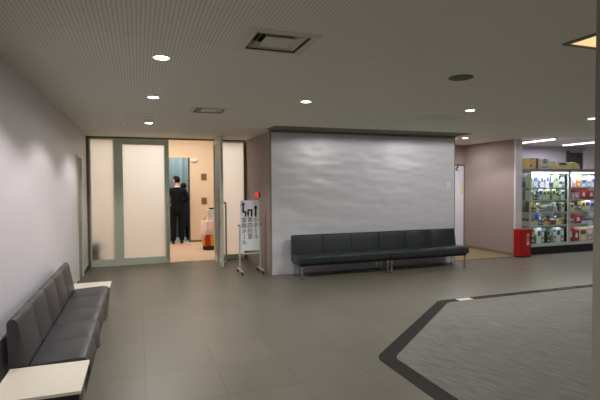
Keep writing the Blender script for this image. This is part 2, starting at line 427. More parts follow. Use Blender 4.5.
def diffuser(x, y, lb):
    t = thing('ceiling_diffuser', (x, y, CZ), lb, 'air vent', 'square ceiling air diffusers')
    def ring(o, i, z0, z1): # square sloped ring
        b = MB(); P = [(-1, -1), (1, -1), (1, 1), (-1, 1)]
        A = [b.bm.verts.new((px*o, py*o, z0)) for px, py in P]; Bv = [b.bm.verts.new((px*i, py*i, z1)) for px, py in P]
        A2 = [b.bm.verts.new((px*o, py*o, z0+.004)) for px, py in P]; B2 = [b.bm.verts.new((px*i, py*i, z1+.004)) for px, py in P]
        for k in range(4):
            j = (k+1) % 4
            b.bm.faces.new((A[k], A[j], Bv[j], Bv[k])); b.bm.faces.new((A2[k], B2[k], B2[j], A2[j]))
            b.bm.faces.new((A[k], A2[k], A2[j], A[j])); b.bm.faces.new((Bv[k], Bv[j], B2[j], B2[k]))
        return b
    ring(.235, .18, -.002, -.008).build('frame', 'ivory', t)
    ring(.14, .115, .0, .03).build('louvre', 'ivory', t)
    ring(.165, .145, .0, .04).build('louvre', 'ivory', t)
    MB().box(-.1, .1, -.1, .1, -.003, .006).build('centre_plate', 'ivory', t)
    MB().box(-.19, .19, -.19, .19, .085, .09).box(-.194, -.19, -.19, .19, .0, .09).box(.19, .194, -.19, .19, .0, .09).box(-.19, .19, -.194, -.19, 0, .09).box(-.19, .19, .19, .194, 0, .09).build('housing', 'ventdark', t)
    return t
diffuser(.89, 2.97, 'large square ceiling air diffuser at top centre')
diffuser(.86, 5.9, 'square ceiling air diffuser farther off, near the glass doors')

def hatch(x, y, sx, sy, lb):
    t = thing('ceiling_hatch', (x, y, CZ), lb, 'ceiling hatch', 'ceiling access hatches')
    a, b, w_ = sx/2, sy/2, .012
    MB().box(-a, a, -b, -b+w_, -.006, 0).box(-a, a, b-w_, b, -.006, 0).box(-a, -a+w_, -b+w_, b-w_, -.006, 0).box(a-w_, a, -b+w_, b-w_, -.01, 0).build('rim', 'white', t)
    MB().box(-a+w_+.004, a-w_-.004, -b+w_+.004, b-w_-.004, -.003, .0).build('panel', 'ceil', t)
hatch(-.39, 7.55, .42, .42, 'square ceiling access hatch nearest the left wall')
hatch(.03, 6.6, .42, .42, 'square ceiling access hatch between two downlights at left')
hatch(4.1, 5.6, .6, .45, 'faint ceiling access hatch in front of the white wall')
t = thing('ceiling_speaker', (2.73, 3.42, CZ), 'dark round ceiling speaker grille at upper right', 'speaker')
MB().lathe((0, 0, 0), [(.09, 0), (.09, -.006), (.105, -.008), (.108, 0)]).build('rim', 'dark', t, True)
MB().lathe((0, 0, 0), [(.001, -.001), (.09, -.001), (.088, -.006), (.001, -.008)]).build('grille', 'ventdark', t, True)

def panel(x0, y0, sx, sy, lb):
    t = thing('ceiling_panel_light', (x0+sx/2, y0-sy/2, CZ), lb, 'ceiling light')
    a, b, w_ = sx/2, sy/2, .03
    MB().box(-a-w_, a+w_, -b-w_, -b, -.012, 0).box(-a-w_, a+w_, b, b+w_, -.012, 0).box(-a-w_, -a, -b, b, -.012, 0).box(a, a+w_, -b, b, -.012, 0).build('frame', 'brown', t)
    MB().box(-a, a, -b, b, -.006, 0).build('diffuser', 'panelglow', t)
panel(2.77, 2.36, 1.2, 1.2, 'warm glowing square ceiling light cut off by the column')

def tube_light(x, y0, y1, lb):
    t = thing('fluorescent_light', (x, (y0+y1)/2, 2.62), lb, 'ceiling light', 'shop fluorescent lights')
    h = (y1-y0)/2
    MB().box(-.06, .06, -h-.03, h+.03, -.03, 0, .008).build('housing', 'white', t)
    MB().cyl((0, -h, -.045), (0, h, -.045), .016).build('tube', 'tubeglow', t, True)
    L = bpy.data.lights.new('fluorescent_glow', 'AREA'); L.shape = 'RECTANGLE'; L.size = .05; L.size_y = y1-y0; L.energy = 55; L.color = (.93, .9, 1)
    lo = bpy.data.objects.new('fluorescent_glow', L); col.objects.link(lo); lo.location = (x, (y0+y1)/2, 2.55)
tube_light(9.15, 8.15, 9.3, 'long bright fluorescent ceiling light above left display case')
tube_light(10.85, 8.38, 9.4, 'long bright fluorescent ceiling light nearest the column')

# ------------------------------------------------------------------ benches
def bench(n, pitch, vin, loc, rz, label, group, legs, endcap=True):
    t = thing('lounge_bench', loc, label, 'bench', group, rz)
    L = n*pitch; D = .49
    back = [(D-.01, .25), (D, .66), (D-.01, .682), (D-.03, .692), (D-.05, .688), (D-.066, .668), (D-.085, .56), (D-.118, .385), (D-.118, .25)]
    seat = [(.0, .29), (.004, .36), (.03, .388), (.07, .392), (D-.126, .378), (D-.12, .25), (.03, .25), (.006, .262)]
    for k in range(n):
        a, b = k*pitch+.002, (k+1)*pitch-.002
        MB().prism(seat, 'x', a, b, .007).build('seat', vin, t, True)
        MB().prism(back, 'x', a, b, .007).build('backrest', vin, t, True)
    MB().box(.02, L-.02, .06, D-.02, .215, .248).build('frame', 'black', t)
    for x in legs:
        for y0 in (.055, D-.05):
            lg = MB().box(x-.011, x+.011, y0-.011, y0+.011, .006, .215, .003).build('leg', 'chrome', t)
            MB().box(x-.015, x+.015, y0-.015, y0+.015, 0, .0055).build('foot_cap', 'black', lg)
    return t
g2 = 'black benches along the white wall'
bench(3, .555, 'vinylblk', (2.46, 7.0, 0), 0, 'black vinyl three-seat bench at left half of white wall, nearest the sign', g2, (.05, .15+1.49))
bench(3, .555, 'vinylblk', (4.13, 7.0, 0), 0, 'black vinyl three-seat bench at right half of white wall, nearest the corridor', g2, (.05, 1.61))
g1 = 'dark grey benches along the left wall'
XB = -.33
bench(3, .475, 'vinyl', (XB, 3.405, 0), PI/2, 'dark grey three-seat bench at left wall, behind the near white table', g1, (.06, 1.39))
bench(2, .475, 'vinyl', (XB, 4.835, 0), PI/2, 'dark grey two-seat bench at left wall, nearer the glass doors', g1, (.04, .9))
def side_table(y0, y1, label):
    t = thing('side_table', (-.565, (y0+y1)/2, 0), label, 'side table', 'white topped side tables between the benches')
    h = (y1-y0)/2
    MB().box(-.235, .235, -h, h, .352, .372, .003).build('table_top', 'tabletop', t)
    MB().box(-.222, .222, -h+.012, h-.012, .29, .351).build('apron', 'black', t)
    for sx in (-1, 1):
        for sy in (-1, 1):
            MB().box(sx*.19-.012, sx*.19+.012, sy*(h-.04)-.012, sy*(h-.04)+.012, 0, .29, .003).build('leg', 'chrome', t)
side_table(2.89, 3.395, 'cream white square side table at the near end of grey benches')
side_table(5.795, 6.14, 'cream white side table at far end of grey benches, toward glass doors')

# ------------------------------------------------------------------ sign stand
t = thing('sign_stand', (1.85, 7.93, 0), 'white wheeled sign stand with arrows and vertical Japanese writing beside open door', 'sign')
def rrect(x0, x1, z0, z1, r):
    P = []
    for cx, cz, a in ((x1-r, z1-r, 0), (x0+r, z1-r, PI/2), (x0+r, z0+r, PI), (x1-r, z0+r, 1.5*PI)):
        for k in range(6): P.append((cx+r*math.cos(a+k*PI/10), cz+r*math.sin(a+k*PI/10)))
    return P
MB().prism(rrect(-.17, .17, .4, 1.285, .025), 'y', -.012, .012).build('board', 'board', t)
for sx in (-1, 1):
    MB().box(sx*.185-.011, sx*.185+.011, -.011, .011, .07, .86, .003).build('post', 'alu', t)
    MB().cyl((sx*.17, 0, .85), (sx*.215, 0, .85), .012).build('knob', 'black', t, True)
    ft = MB().box(sx*.185-.013, sx*.185+.013, -.21, .21, .055, .08, .003).build('foot', 'alu', t)
    for sy in (-1, 1):
        c = MB().cyl((sx*.185-.012, sy*.2, .026), (sx*.185+.012, sy*.2, .026), .026).box(sx*.185-.016, sx*.185+.016, sy*.2-.01, sy*.2+.01, .03, .055)
        c.build('caster', 'black', ft, True)
MB().box(-.185, .185, -.009, .009, .335, .36).build('crossbar', 'alu', t)
yb = -.0125
def shape(parts, name='arrow'):
    b = MB()
    for p in parts: b.prism(p, 'y', yb-.0015, yb)
    return b.build(name, 'ink', t)
R_ = lambda x0, x1, z0, z1: [(x0, z0), (x1, z0), (x1, z1), (x0, z1)]
shape([R_(-.135, -.105, 1.07, 1.2), [(-.155, 1.2), (-.085, 1.2), (-.12, 1.268)], R_(-.105, -.085, 1.07, 1.1), R_(-.092, -.064, 1.0, 1.1)])
shape([R_(-.045, -.02, 1.0, 1.1), R_(-.045, .045, 1.1, 1.13), R_(.015, .045, 1.0, 1.1), [(-.066, 1.075), (-.005, 1.075), (-.033, 1.02)]])
shape([R_(.088, .118, 1.0, 1.14), [(.066, 1.14), (.14, 1.14), (.103, 1.205)]])
for txt, x in (('小\nホ\n丨\nル', .105), ('第\n四\n控\n室', .0), ('家\n族\nホ\n丨\nル', -.105)):
    lettering('lettering', txt, .098, (x, yb-.001, .985), 'ink', t, line=1.0)
# red alarm lamp on side of the block
t = thing('alarm_lamp', (B0-.001, 8.5, 1.37), 'glowing red alarm lamp on wall just above the sign', 'alarm lamp')
MB().cyl((0, 0, 0), (-.02, 0, 0), .055, n=24).build('base', 'dark', t, True)
MB().ball((-.03, 0, 0), .05, (1.1, 1, 1)).build('lens', 'redglow', t, True)
# switch plate
t = thing('wall_plate', (5.77, BY, 1.54), 'small pale square plate high at right end of white wall', 'wall plate')
MB().box(-.06, .06, -.012, 0, -.06, .06, .003).build('plate', 'white', t)
MB().box(-.045, -.005, -.016, -.011, -.03, .03).box(.005, .045, -.016, -.011, -.03, .03).build('button', 'white', t)

# ------------------------------------------------------------------ red extinguisher box
t = thing('extinguisher_box', (7.68, 7.62, 0), 'red floor standing fire extinguisher box in front of pillar', 'fire box')
MB().box(-.15, .15, -.09, .09, .02, .59, .006).build('body', 'red', t)
xd = MB().box(-.14, .14, -.097, -.0905, .04, .575, .003).build('door', 'red', t)
MB().box(-.15, .15, -.08, .08, 0, .02).build('plinth', 'black', t)
lettering('lettering', '消\n火\n器', .085, (.055, -.099, .5), 'white', t, line=1.0)
MB().cyl((.11, -.097, .3), (.11, -.11, .3), .014).build('handle', 'chrome', xd, True)

# ------------------------------------------------------------------ display cases
SH = [.23, .63, .92, 1.19, 1.465]
def case(x0, x1, lb):
    y0, y1 = 7.72, 8.18
    t = thing('display_case', ((x0+x1)/2, (y0+y1)/2, 0), lb, 'display case', 'lit glass display cases')
    hx = (x1-x0)/2; hy = (y1-y0)/2
    MB().box(-hx+.01, hx-.01, -hy+.02, hy-.01, 0, .17).build('plinth', 'ink', t)
    f = MB().box(-hx, hx, -hy, hy, .17, .225)
    for sx in (-1, 1):
        for sy in (-1, 1):
            f.box(sx*hx-.03*(sx > 0), sx*hx+.03*(sx < 0), sy*hy-.03*(sy > 0), sy*hy+.03*(sy < 0), .225, 1.8)
    f.build('frame', 'alu', t)
    MB().box(-hx, hx, -hy, hy, 1.8, 1.87).build('top_panel', mat('case_top_mauve', srgb(150, 144, 150), .5), t)
    MB().box(-hx+.03, hx-.03, hy-.02, hy-.012, .225, 1.8).build('back_panel', mat('case_back_pale', srgb(160, 172, 160), .5), t)
    MB().box(-hx+.031, hx-.031, -hy+.008, -hy+.014, .226, 1.799).build('front_glass', 'glass', t)
    for sx in (-1, 1):
        MB().box(sx*(hx-.014)-.003, sx*(hx-.014)+.003, -hy+.031, hy-.031, .226, 1.799).build('side_glass', 'glass', t)
    for z in SH[1:]:
        sf = MB().box(-hx+.02, hx-.02, -hy+.04, hy-.025, z-.014, z-.004).build('shelf', 'alu', t)
        MB().box(-hx+.03, hx-.03, -hy+.036, -hy+.0395, z-.018, z-.002).build('price_rail', 'tabletop', sf)
    MB().box(-hx+.04, hx-.04, -hy+.03, -hy+.055, 1.775, 1.799).build('light_strip', 'caseglow', t)
    for z in [1.74]+[q-.03 for q in SH[1:]]:
        L = bpy.data.lights.new('case_glow', 'AREA'); L.shape = 'RECTANGLE'; L.size = x1-x0-.15; L.size_y = .03
        L.energy = 9.0 if z > 1.7 else .9; L.color = (.93, .93, 1)
        lo = bpy.data.objects.new('case_glow', L); col.objects.link(lo); lo.location = ((x0+x1)/2, y0+.06, z)
        lo.rotation_euler = (math.radians(25), 0, 0)
    return t
case(7.99, 9.12, 'glass display case crowded with boxed goods, beside the pillar')
case(9.13, 10.26, 'glass display case with red packets, partly hidden by the column')

_cm = {}
def cmat(c):
    if c not in _cm: _cm[c] = mat('pack_colour', srgb(*c), .5)
    return _cm[c]
NAMES = dict(w=('white', (235, 238, 238)), b=('blue', (70, 80, 150)), l=('lavender', (180, 178, 214)), g=('pale green', (196, 214, 170)),
             d=('dark', (44, 44, 46)), r=('red', (176, 40, 52)), y=('yellow', (222, 206, 110)), n=('brown', (112, 84, 66)),
             p=('pink', (222, 160, 170)), o=('orange', (216, 140, 60)), s=('grey', (150, 156, 158)), c=('cream', (224, 216, 180)), v=('green', (70, 130, 76)))
ORD = ['leftmost', 'second', 'third', 'fourth', 'fifth', 'sixth', 'seventh', 'eighth', 'ninth', 'tenth', 'eleventh']
SHN = ['bottom', 'second lowest', 'middle', 'second highest', 'top']
def pack(kind, key, x, w_, h, d_, z, y, shelfname, i, bay):
    cn, c = NAMES[key]
    where = ('leftmost' if i == 0 else ORD[i]+' from left')
    lb = f'{cn} {kind}, {where} on {shelfname} shelf of {bay} display case'
    word = {'upright box': 'box', 'flat box': 'box', 'book': 'book', 'packet': 'packet', 'bottle': 'bottle', 'figurine': 'figurine', 'tray': 'tray'}[kind]
    nm = {'upright box': 'goods_box', 'flat box': 'goods_box', 'book': 'display_book', 'packet': 'goods_packet', 'bottle': 'goods_bottle', 'figurine': 'goods_ornament', 'tray': 'goods_tray'}[kind]
    if kind == 'figurine': lb = lb.replace('figurine', 'small ornament'); word = 'ornament'
    t = thing(nm, (x, y, z), lb, word, 'goods in the display cases')
    m = cmat(c); m2 = cmat(NAMES[{'w': 'b', 'b': 'w', 'l': 'b', 'g': 'v', 'd': 's', 'r': 'w', 'y': 'r', 'n': 'y', 'p': 'w', 'o': 'y', 's': 'w', 'c': 'n', 'v': 'w'}[key]][1])
    a = w_/2
    if kind in ('upright box', 'book'):
        MB().box(-a, a, -d_/2, d_/2, 0, h, .003).build('carton' if kind != 'book' else 'cover', m, t)
        MB().box(-a*.7, a*.7, -d_/2-.0015, -d_/2+.002, h*.5, h*.82).build('printed_panel', m2, t)
        MB().box(-a*.5, a*.5, -d_/2-.0015, -d_/2+.002, h*.14, h*.3).build('price_tag', cmat((236, 232, 214)), t)
    elif kind in ('flat box', 'tray'):
        MB().box(-a, a, -d_/2, d_/2, 0, h*.7, .003).build('base', m, t)
        MB().box(-a-.002, a+.002, -d_/2-.002, d_/2+.002, h*.7+.0005, h, .003).build('lid', m2 if kind == 'tray' else m, t)
        MB().box(-a*.6, a*.6, -d_/2-.004, -d_/2-.002, h*.75, h*.95).build('printed_panel', m2, t)
    elif kind == 'packet':
        b = MB(); n = 8
        b.prism([(-a, .0), (-a*.55, h*.04), (a*.55, h*.04), (a, 0), (a*.93, h*.5), (a, h), (0, h*.94), (-a, h), (-a*.93, h*.5)], 'y', -d_/2, d_/2)
        b.build('wrapper', m, t, True)
        MB().prism([(-a*.45, h*.3), (a*.45, h*.3), (a*.3, h*.7), (-a*.3, h*.7)], 'y', -d_/2-.002, -d_/2+.001).build('printed_panel', m2, t)
    elif kind == 'bottle':
        MB().lathe((0, 0, 0), [(a*.9, 0), (a, .01), (a, h*.62), (a*.75, h*.74), (a*.35, h*.82), (a*.35, h*.9)]).build('glass_body', m, t, True)
        MB().lathe((0, 0, 0), [(a*.42, h*.9), (a*.42, h), (a*.36, h+.003)]).build('cap', m2, t, True)
    elif kind == 'figurine':
        MB().lathe((0, 0, 0), [(a, 0), (a, .015), (a*.5, .03), (a*.75, h*.3), (a*.6, h*.55), (a*.3, h*.65)]).build('body', m, t, True)
        MB().ball((0, 0, h*.8), a*.55).build('head', m2, t, True)
KD = dict(U='upright box', F='flat box', B='book', P='packet', O='bottle', I='figurine', T='tray')
def fill(x0, x1, z, shelf, bay, spec):
    items = spec.split(); tot = sum(float(s[2:].split('x')[0]) for s in items)
    k = (x1-x0)/tot; x = x0
    for i, s in enumerate(items):
        w_, h = [float(q) for q in s[2:].split('x')]
        ww = w_*k*.95; hh = h*(.37, .265, .25, .255, .31)[shelf]*1.04
        dd = min(.26, max(.06, ww*1.1))
        if s[0] in 'TF': dd = .3
        if s[0] in 'OI': ww = min(ww, .1)
        pack(KD[s[0]], s[1], x+w_*k/2, ww, hh, dd, z, 7.72+.06+dd/2+.02, SHN[shelf], i, bay)
        x += w_*k
# kind, colour, width x height (share of the shelf clearance)
LX0, LX1 = 8.045, 9.07
fill(LX0, LX1, SH[4], 4, 'left', 'Ug.8x.85 Ul1.3x.92 Bb.4x.85 Uw.9x.8 Bl.4x.75 Uw.9x.9 Fb.9x.4 Bc.4x.8 Ug.9x.85 Uw1x.5 Bs.5x.7')
fill(LX0, LX1, SH[3], 3, 'left', 'Bg.8x.8 Uv.6x.88 Bd.5x.7 Ul.9x.9 Bg.8x.8 Uc.7x.9 Bd.5x.6 Ug.8x.88 Uc.6x.7 Bv.5x.85 Uw.8x.8')
fill(LX0, LX1, SH[2], 2, 'left', 'Un.8x.88 Un.7x.8 Uw.6x.75 Bn.4x.85 Ts1.3x.55 Fs1.2x.65 Us.7x.8 Iw.6x.7 Bd.5x.7 Uc.7x.75')
fill(LX0, LX1, SH[1], 1, 'left', 'Tc1.2x.5 Fg1x.4 Bb.8x.85 Un.6x.7 Ty1.1x.45 Bd.5x.75 Tr1.2x.5 Is.6x.8 Fc1x.45 Un.6x.75')
fill(LX0, LX1, SH[0], 0, 'left', 'Od.6x.75 Un.6x.8 Ov.6x.6 Uw.9x.88 Us.7x.75 Od.6x.8 Ud.7x.6 Iv.6x.6 Us.8x.75 Uw1x.85 Us.8x.8')
RX0, RX1 = 9.185, 10.2
fill(RX0, RX1, SH[4], 4, 'right', 'Uw.6x.9 Pp.8x.9 Uo.8x.85 Ul1x.6 Bs.8x.8 Ul1x.7 Uw.8x.8')
fill(RX0, RX1, SH[3], 3, 'right', 'Id.8x.8 Pp1x.55 Pr1.2x.8 Pr1.2x.75 Us1x.7')
fill(RX0, RX1, SH[2], 2, 'right', 'Uc1x.7 By.6x.35 Bb.7x.5 Uy.6x.85 Uw.9x.9 Ul.9x.8 Uw1x.8')
fill(RX0, RX1, SH[1], 1, 'right', 'Fs.9x.4 Pr1.1x.75 Tw1.6x.35 Fs1.2x.5')
fill(RX0, RX1, SH[0], 0, 'right', 'Pr.9x.85 Pr.9x.7 Uc1.2x.8 Up1x.75 Uw1.2x.8')

# cartons on top of the cases
def carton(x, y, sx, sy, h, key, lb, strip=None):
    t = thing('carton', (x, y, 1.87), lb, 'carton', 'cartons on top of the display cases')
    MB().box(-sx/2, sx/2, -sy/2, sy/2, 0, h, .004).build('box', key, t)
    MB().box(-.02, .02, -sy/2-.001, sy/2+.001, h-.03, h+.001).build('packing_tape', 'tape', t)
    if strip: strip(t, sx, sy, h)
cream = mat('cream_carton', srgb(232, 224, 176), .8)
carton(8.115, 7.95, .22, .3, .235, 'carton', 'brown carton at left end of display case top, by the pillar', lambda t, sx, sy, h: MB().box(-.05, -.01, -sy/2-.002, -sy/2, .04, .1).build('printed_mark', 'tape', t))
carton(8.29, 7.98, .09, .26, .24, 'tape', 'narrow ochre carton squeezed between brown and white cartons')
carton(8.49, 7.95, .27, .28, .225, 'white', 'white printed carton on top of left display case', lambda t, sx, sy, h: MB().box(-.06, .06, -sy/2-.002, -sy/2, .12, .19).box(-.1, .1, -sy/2-.002, -sy/2, .03, .06).build('printed_mark', cmat((150, 170, 170)), t))
carton(8.75, 7.95, .2, .28, .165, cream, 'cream carton right next to the white printed carton')
carton(9.02, 7.95, .3, .28, .15, cream, 'low cream carton with brown printed band on case top', lambda t, sx, sy, h: MB().box(-.12, .1, -sy/2-.002, -sy/2, .09, .14).build('printed_mark', 'brown', t))
t = thing('paper_bundle', (9.36, 7.95, 1.87), 'rounded cream bundle at right end of the row of cartons', 'bundle', )
MB().prism([(-.17, 0), (.2, 0), (.19, .07), (.14, .13), (.05, .155), (-.17, .155)], 'y', -.13, .13, .01).build('wrapping', cream, t, True)
MB().box(-.04, .0, -.133, .133, -.0, .16).build('string_band', 'carton', t)

# ------------------------------------------------------------------ inner room
cb = MB(); n = 150; x0, x1 = -.8, 2.3; prev = None
for i in range(n+1):
    x = x0+(x1-x0)*i/n; y = 14.1+.045*math.sin(i*2*PI/10)+.015*math.sin(i*1.7)
    v = (cb.bm.verts.new((x, y, .02)), cb.bm.verts.new((x, y+.012*math.sin(i), 2.75)))
    if prev: cb.bm.faces.new((prev[0], v[0], v[1], prev[1]))
    prev = v
o = cb.build('pleated_curtain', 'curtain', None, True)
sm = o.modifiers.new('thickness', 'SOLIDIFY'); sm.thickness = .006
tag(o, 'pale teal pleated curtain hanging behind the two people', 'curtain')
for z, lb in ((1.79, 'upper small brown square plaque on beige inner wall'), (1.13, 'lower small brown square plaque on beige inner wall')):
    t = thing('wall_plaque', (1.72, 12.9, z), lb, 'plaque', 'brown square plaques on the inner wall')
    MB().box(-.075, .075, -.02, 0, -.09, .09, .006).build('frame', 'plaque', t)
    MB().box(-.055, .055, -.024, -.018, -.07, .07).build('face', mat('plaque_face', srgb(120, 92, 60), .5), t)
t = thing('emergency_light', (1.46, 12.9, 2.25), 'white round-ended emergency light above the inner doorway corner', 'wall light')
MB().box(-.1, .1, -.03, 0, -.03, .05, .01).build('housing', 'white', t)
MB().ball((0, -.03, -.02), .07, (1, .7, .6)).build('dome', 'white', t, True)
t = thing('carry_case', (.84, 13.25, 0), 'dark grey case standing on floor beside the suited person', 'case')
MB().box(-.09, .09, -.06, .06, .02, .46, .012).build('body', mat('dark_grey_case', srgb(88, 86, 84), .6), t)
MB().tube([(-.04, 0, .46), (-.04, 0, .5), (.04, 0, .5), (.04, 0, .46)], .008).build('handle', 'black', t, True)
MB().box(-.08, .08, -.05, .05, 0, .02).build('foot', 'black', t)
t = thing('cabinet', (-.81, 9.75, 0), 'brown box standing behind frosted glass at far left', 'cabinet')
MB().box(-.1, .12, -.1, .1, .02, .5, .006).build('body', mat('brown_grey_board', srgb(120, 104, 92), .6), t)
MB().box(-.09, .11, -.09, .09, 0, .02).build('plinth', 'black', t)
MB().box(-.07, .09, -.106, -.1, .06, .46).build('door', mat('brown_grey_board2', srgb(112, 98, 86), .6), t)
# offering table
t = thing('draped_table', (1.62, 11.25, 0), 'small draped table with pink cloth over yellow and red skirt', 'table')
MB().lathe((0, 0, 0), [(.15, 0), (.17, .02), (.16, .09), (.12, .11)]).build('base', 'black', t, True)
for k in range(8):
    a0 = 2*PI*k/8; b = MB(); nseg = 5; lo_, hi_ = [], []
    for j in range(nseg+1):
        a = a0+2*PI/8*j/nseg
        r = .15+.01*math.cos(a*16)
        lo_.append(b.bm.verts.new((r*1.12*math.cos(a), r*1.12*math.sin(a), .1))); hi_.append(b.bm.verts.new((r*math.cos(a), r*math.sin(a), .665)))
    for j in range(nseg): b.bm.faces.new((lo_[j], lo_[j+1], hi_[j+1], hi_[j]))
    q = b.build('skirt_panel', mat('skirt_red' if k % 2 else 'skirt_yellow', srgb(206, 60, 40) if k % 2 else srgb(246, 190, 50), .8), t, True)
    md = q.modifiers.new('thickness', 'SOLIDIFY'); md.thickness = .004
    q['label'] = 'red skirt panel' if k % 2 else 'yellow skirt panel'
MB().lathe((0, 0, 0), [(.15, .665), (.17, .67), (.17, .69), (.15, .695)]).build('table_top', 'tabletop', t, True)
b = MB(); N = 40; rings = []
for r, f in ((.001, 0), (.12, 0), (.178, 0), (.19, .15), (.2, .6), (.21, 1)):
    rg = []
    for i in range(N):
        a = 2*PI*i/N
        dr = .32+.14*max(0, math.cos(2*(a-PI*1.12)))**1.5
        rr = r+(.012*math.cos(a*9) if f > .1 else 0)
        rg.append(b.bm.verts.new((rr*math.cos(a), rr*math.sin(a), .699-dr*f)))
    rings.append(rg)
for A, Bq in zip(rings[:-1], rings[1:]):
    for i in range(N): b.bm.faces.new((A[i], A[(i+1) % N], Bq[(i+1) % N], Bq[i]))
q = b.build('cloth', 'cloth', t, True); md = q.modifiers.new('thickness', 'SOLIDIFY'); md.thickness = .004; md.offset = 1
t = thing('white_box', (1.65, 11.25, .703), 'white box with black top standing on the draped table', 'box')
MB().box(-.08, .1, -.07, .07, 0, .27, .012).build('body', 'white', t)
MB().box(-.03, .09, -.06, .06, .27, .31, .01).build('top_piece', 'black', t)
MB().box(-.06, .08, -.073, -.069, .1, .2).build('front_label', 'tabletop', t)
t = thing('flower_bunch', (1.5, 11.2, .703), 'tiny bunch of yellow flowers at left edge of draped table', 'flowers')
MB().lathe((0, 0, 0), [(.02, 0), (.026, .02), (.02, .05)]).build('pot', 'white', t, True)
b = MB()
for k in range(14): b.ball((random.uniform(-.035, .035), random.uniform(-.03, .03), .07+random.uniform(-.012, .03)), .016, u=8, v=6)
b.build('blossoms', mat('yellow_petals', srgb(240, 200, 70), .7), t, True)

# ------------------------------------------------------------------ people
def skin_mesh(name, verts, edges, radii, m, parent, root=0, sub=2):
    me = bpy.data.meshes.new(name); me.from_pydata(verts, edges, []); me.update()
    o = bpy.data.objects.new(name, me); col.objects.link(o)
    md = o.modifiers.new('skin', 'SKIN'); md.use_smooth_shade = True; md.branch_smoothing = .4
    for i, r in enumerate(radii):
        v = me.skin_vertices[0].data[i]; v.radius = r if isinstance(r, tuple) else (r, r); v.use_root = (i == root)
    s2 = o.modifiers.new('sub', 'SUBSURF'); s2.levels = sub; s2.render_levels = sub
    bpy.context.view_layer.update()
    dg = bpy.context.evaluated_depsgraph_get()
    me2 = bpy.data.meshes.new_from_object(o.evaluated_get(dg)); me2.name = name
    bpy.data.objects.remove(o); bpy.data.meshes.remove(me)
    me2.materials.clear(); me2.materials.append(M[m])
    for p in me2.polygons: p.use_smooth = True
    q = bpy.data.objects.new(name, me2); col.objects.link(q)
    if parent: q.parent = parent
    return q
def chain(V, E, Rr, pts, start=None):
    last = start
    for p, r in pts:
        V.append(p); Rr.append(r); i = len(V)-1
        if last is not None: E.append((last, i))
        last = i
    return last

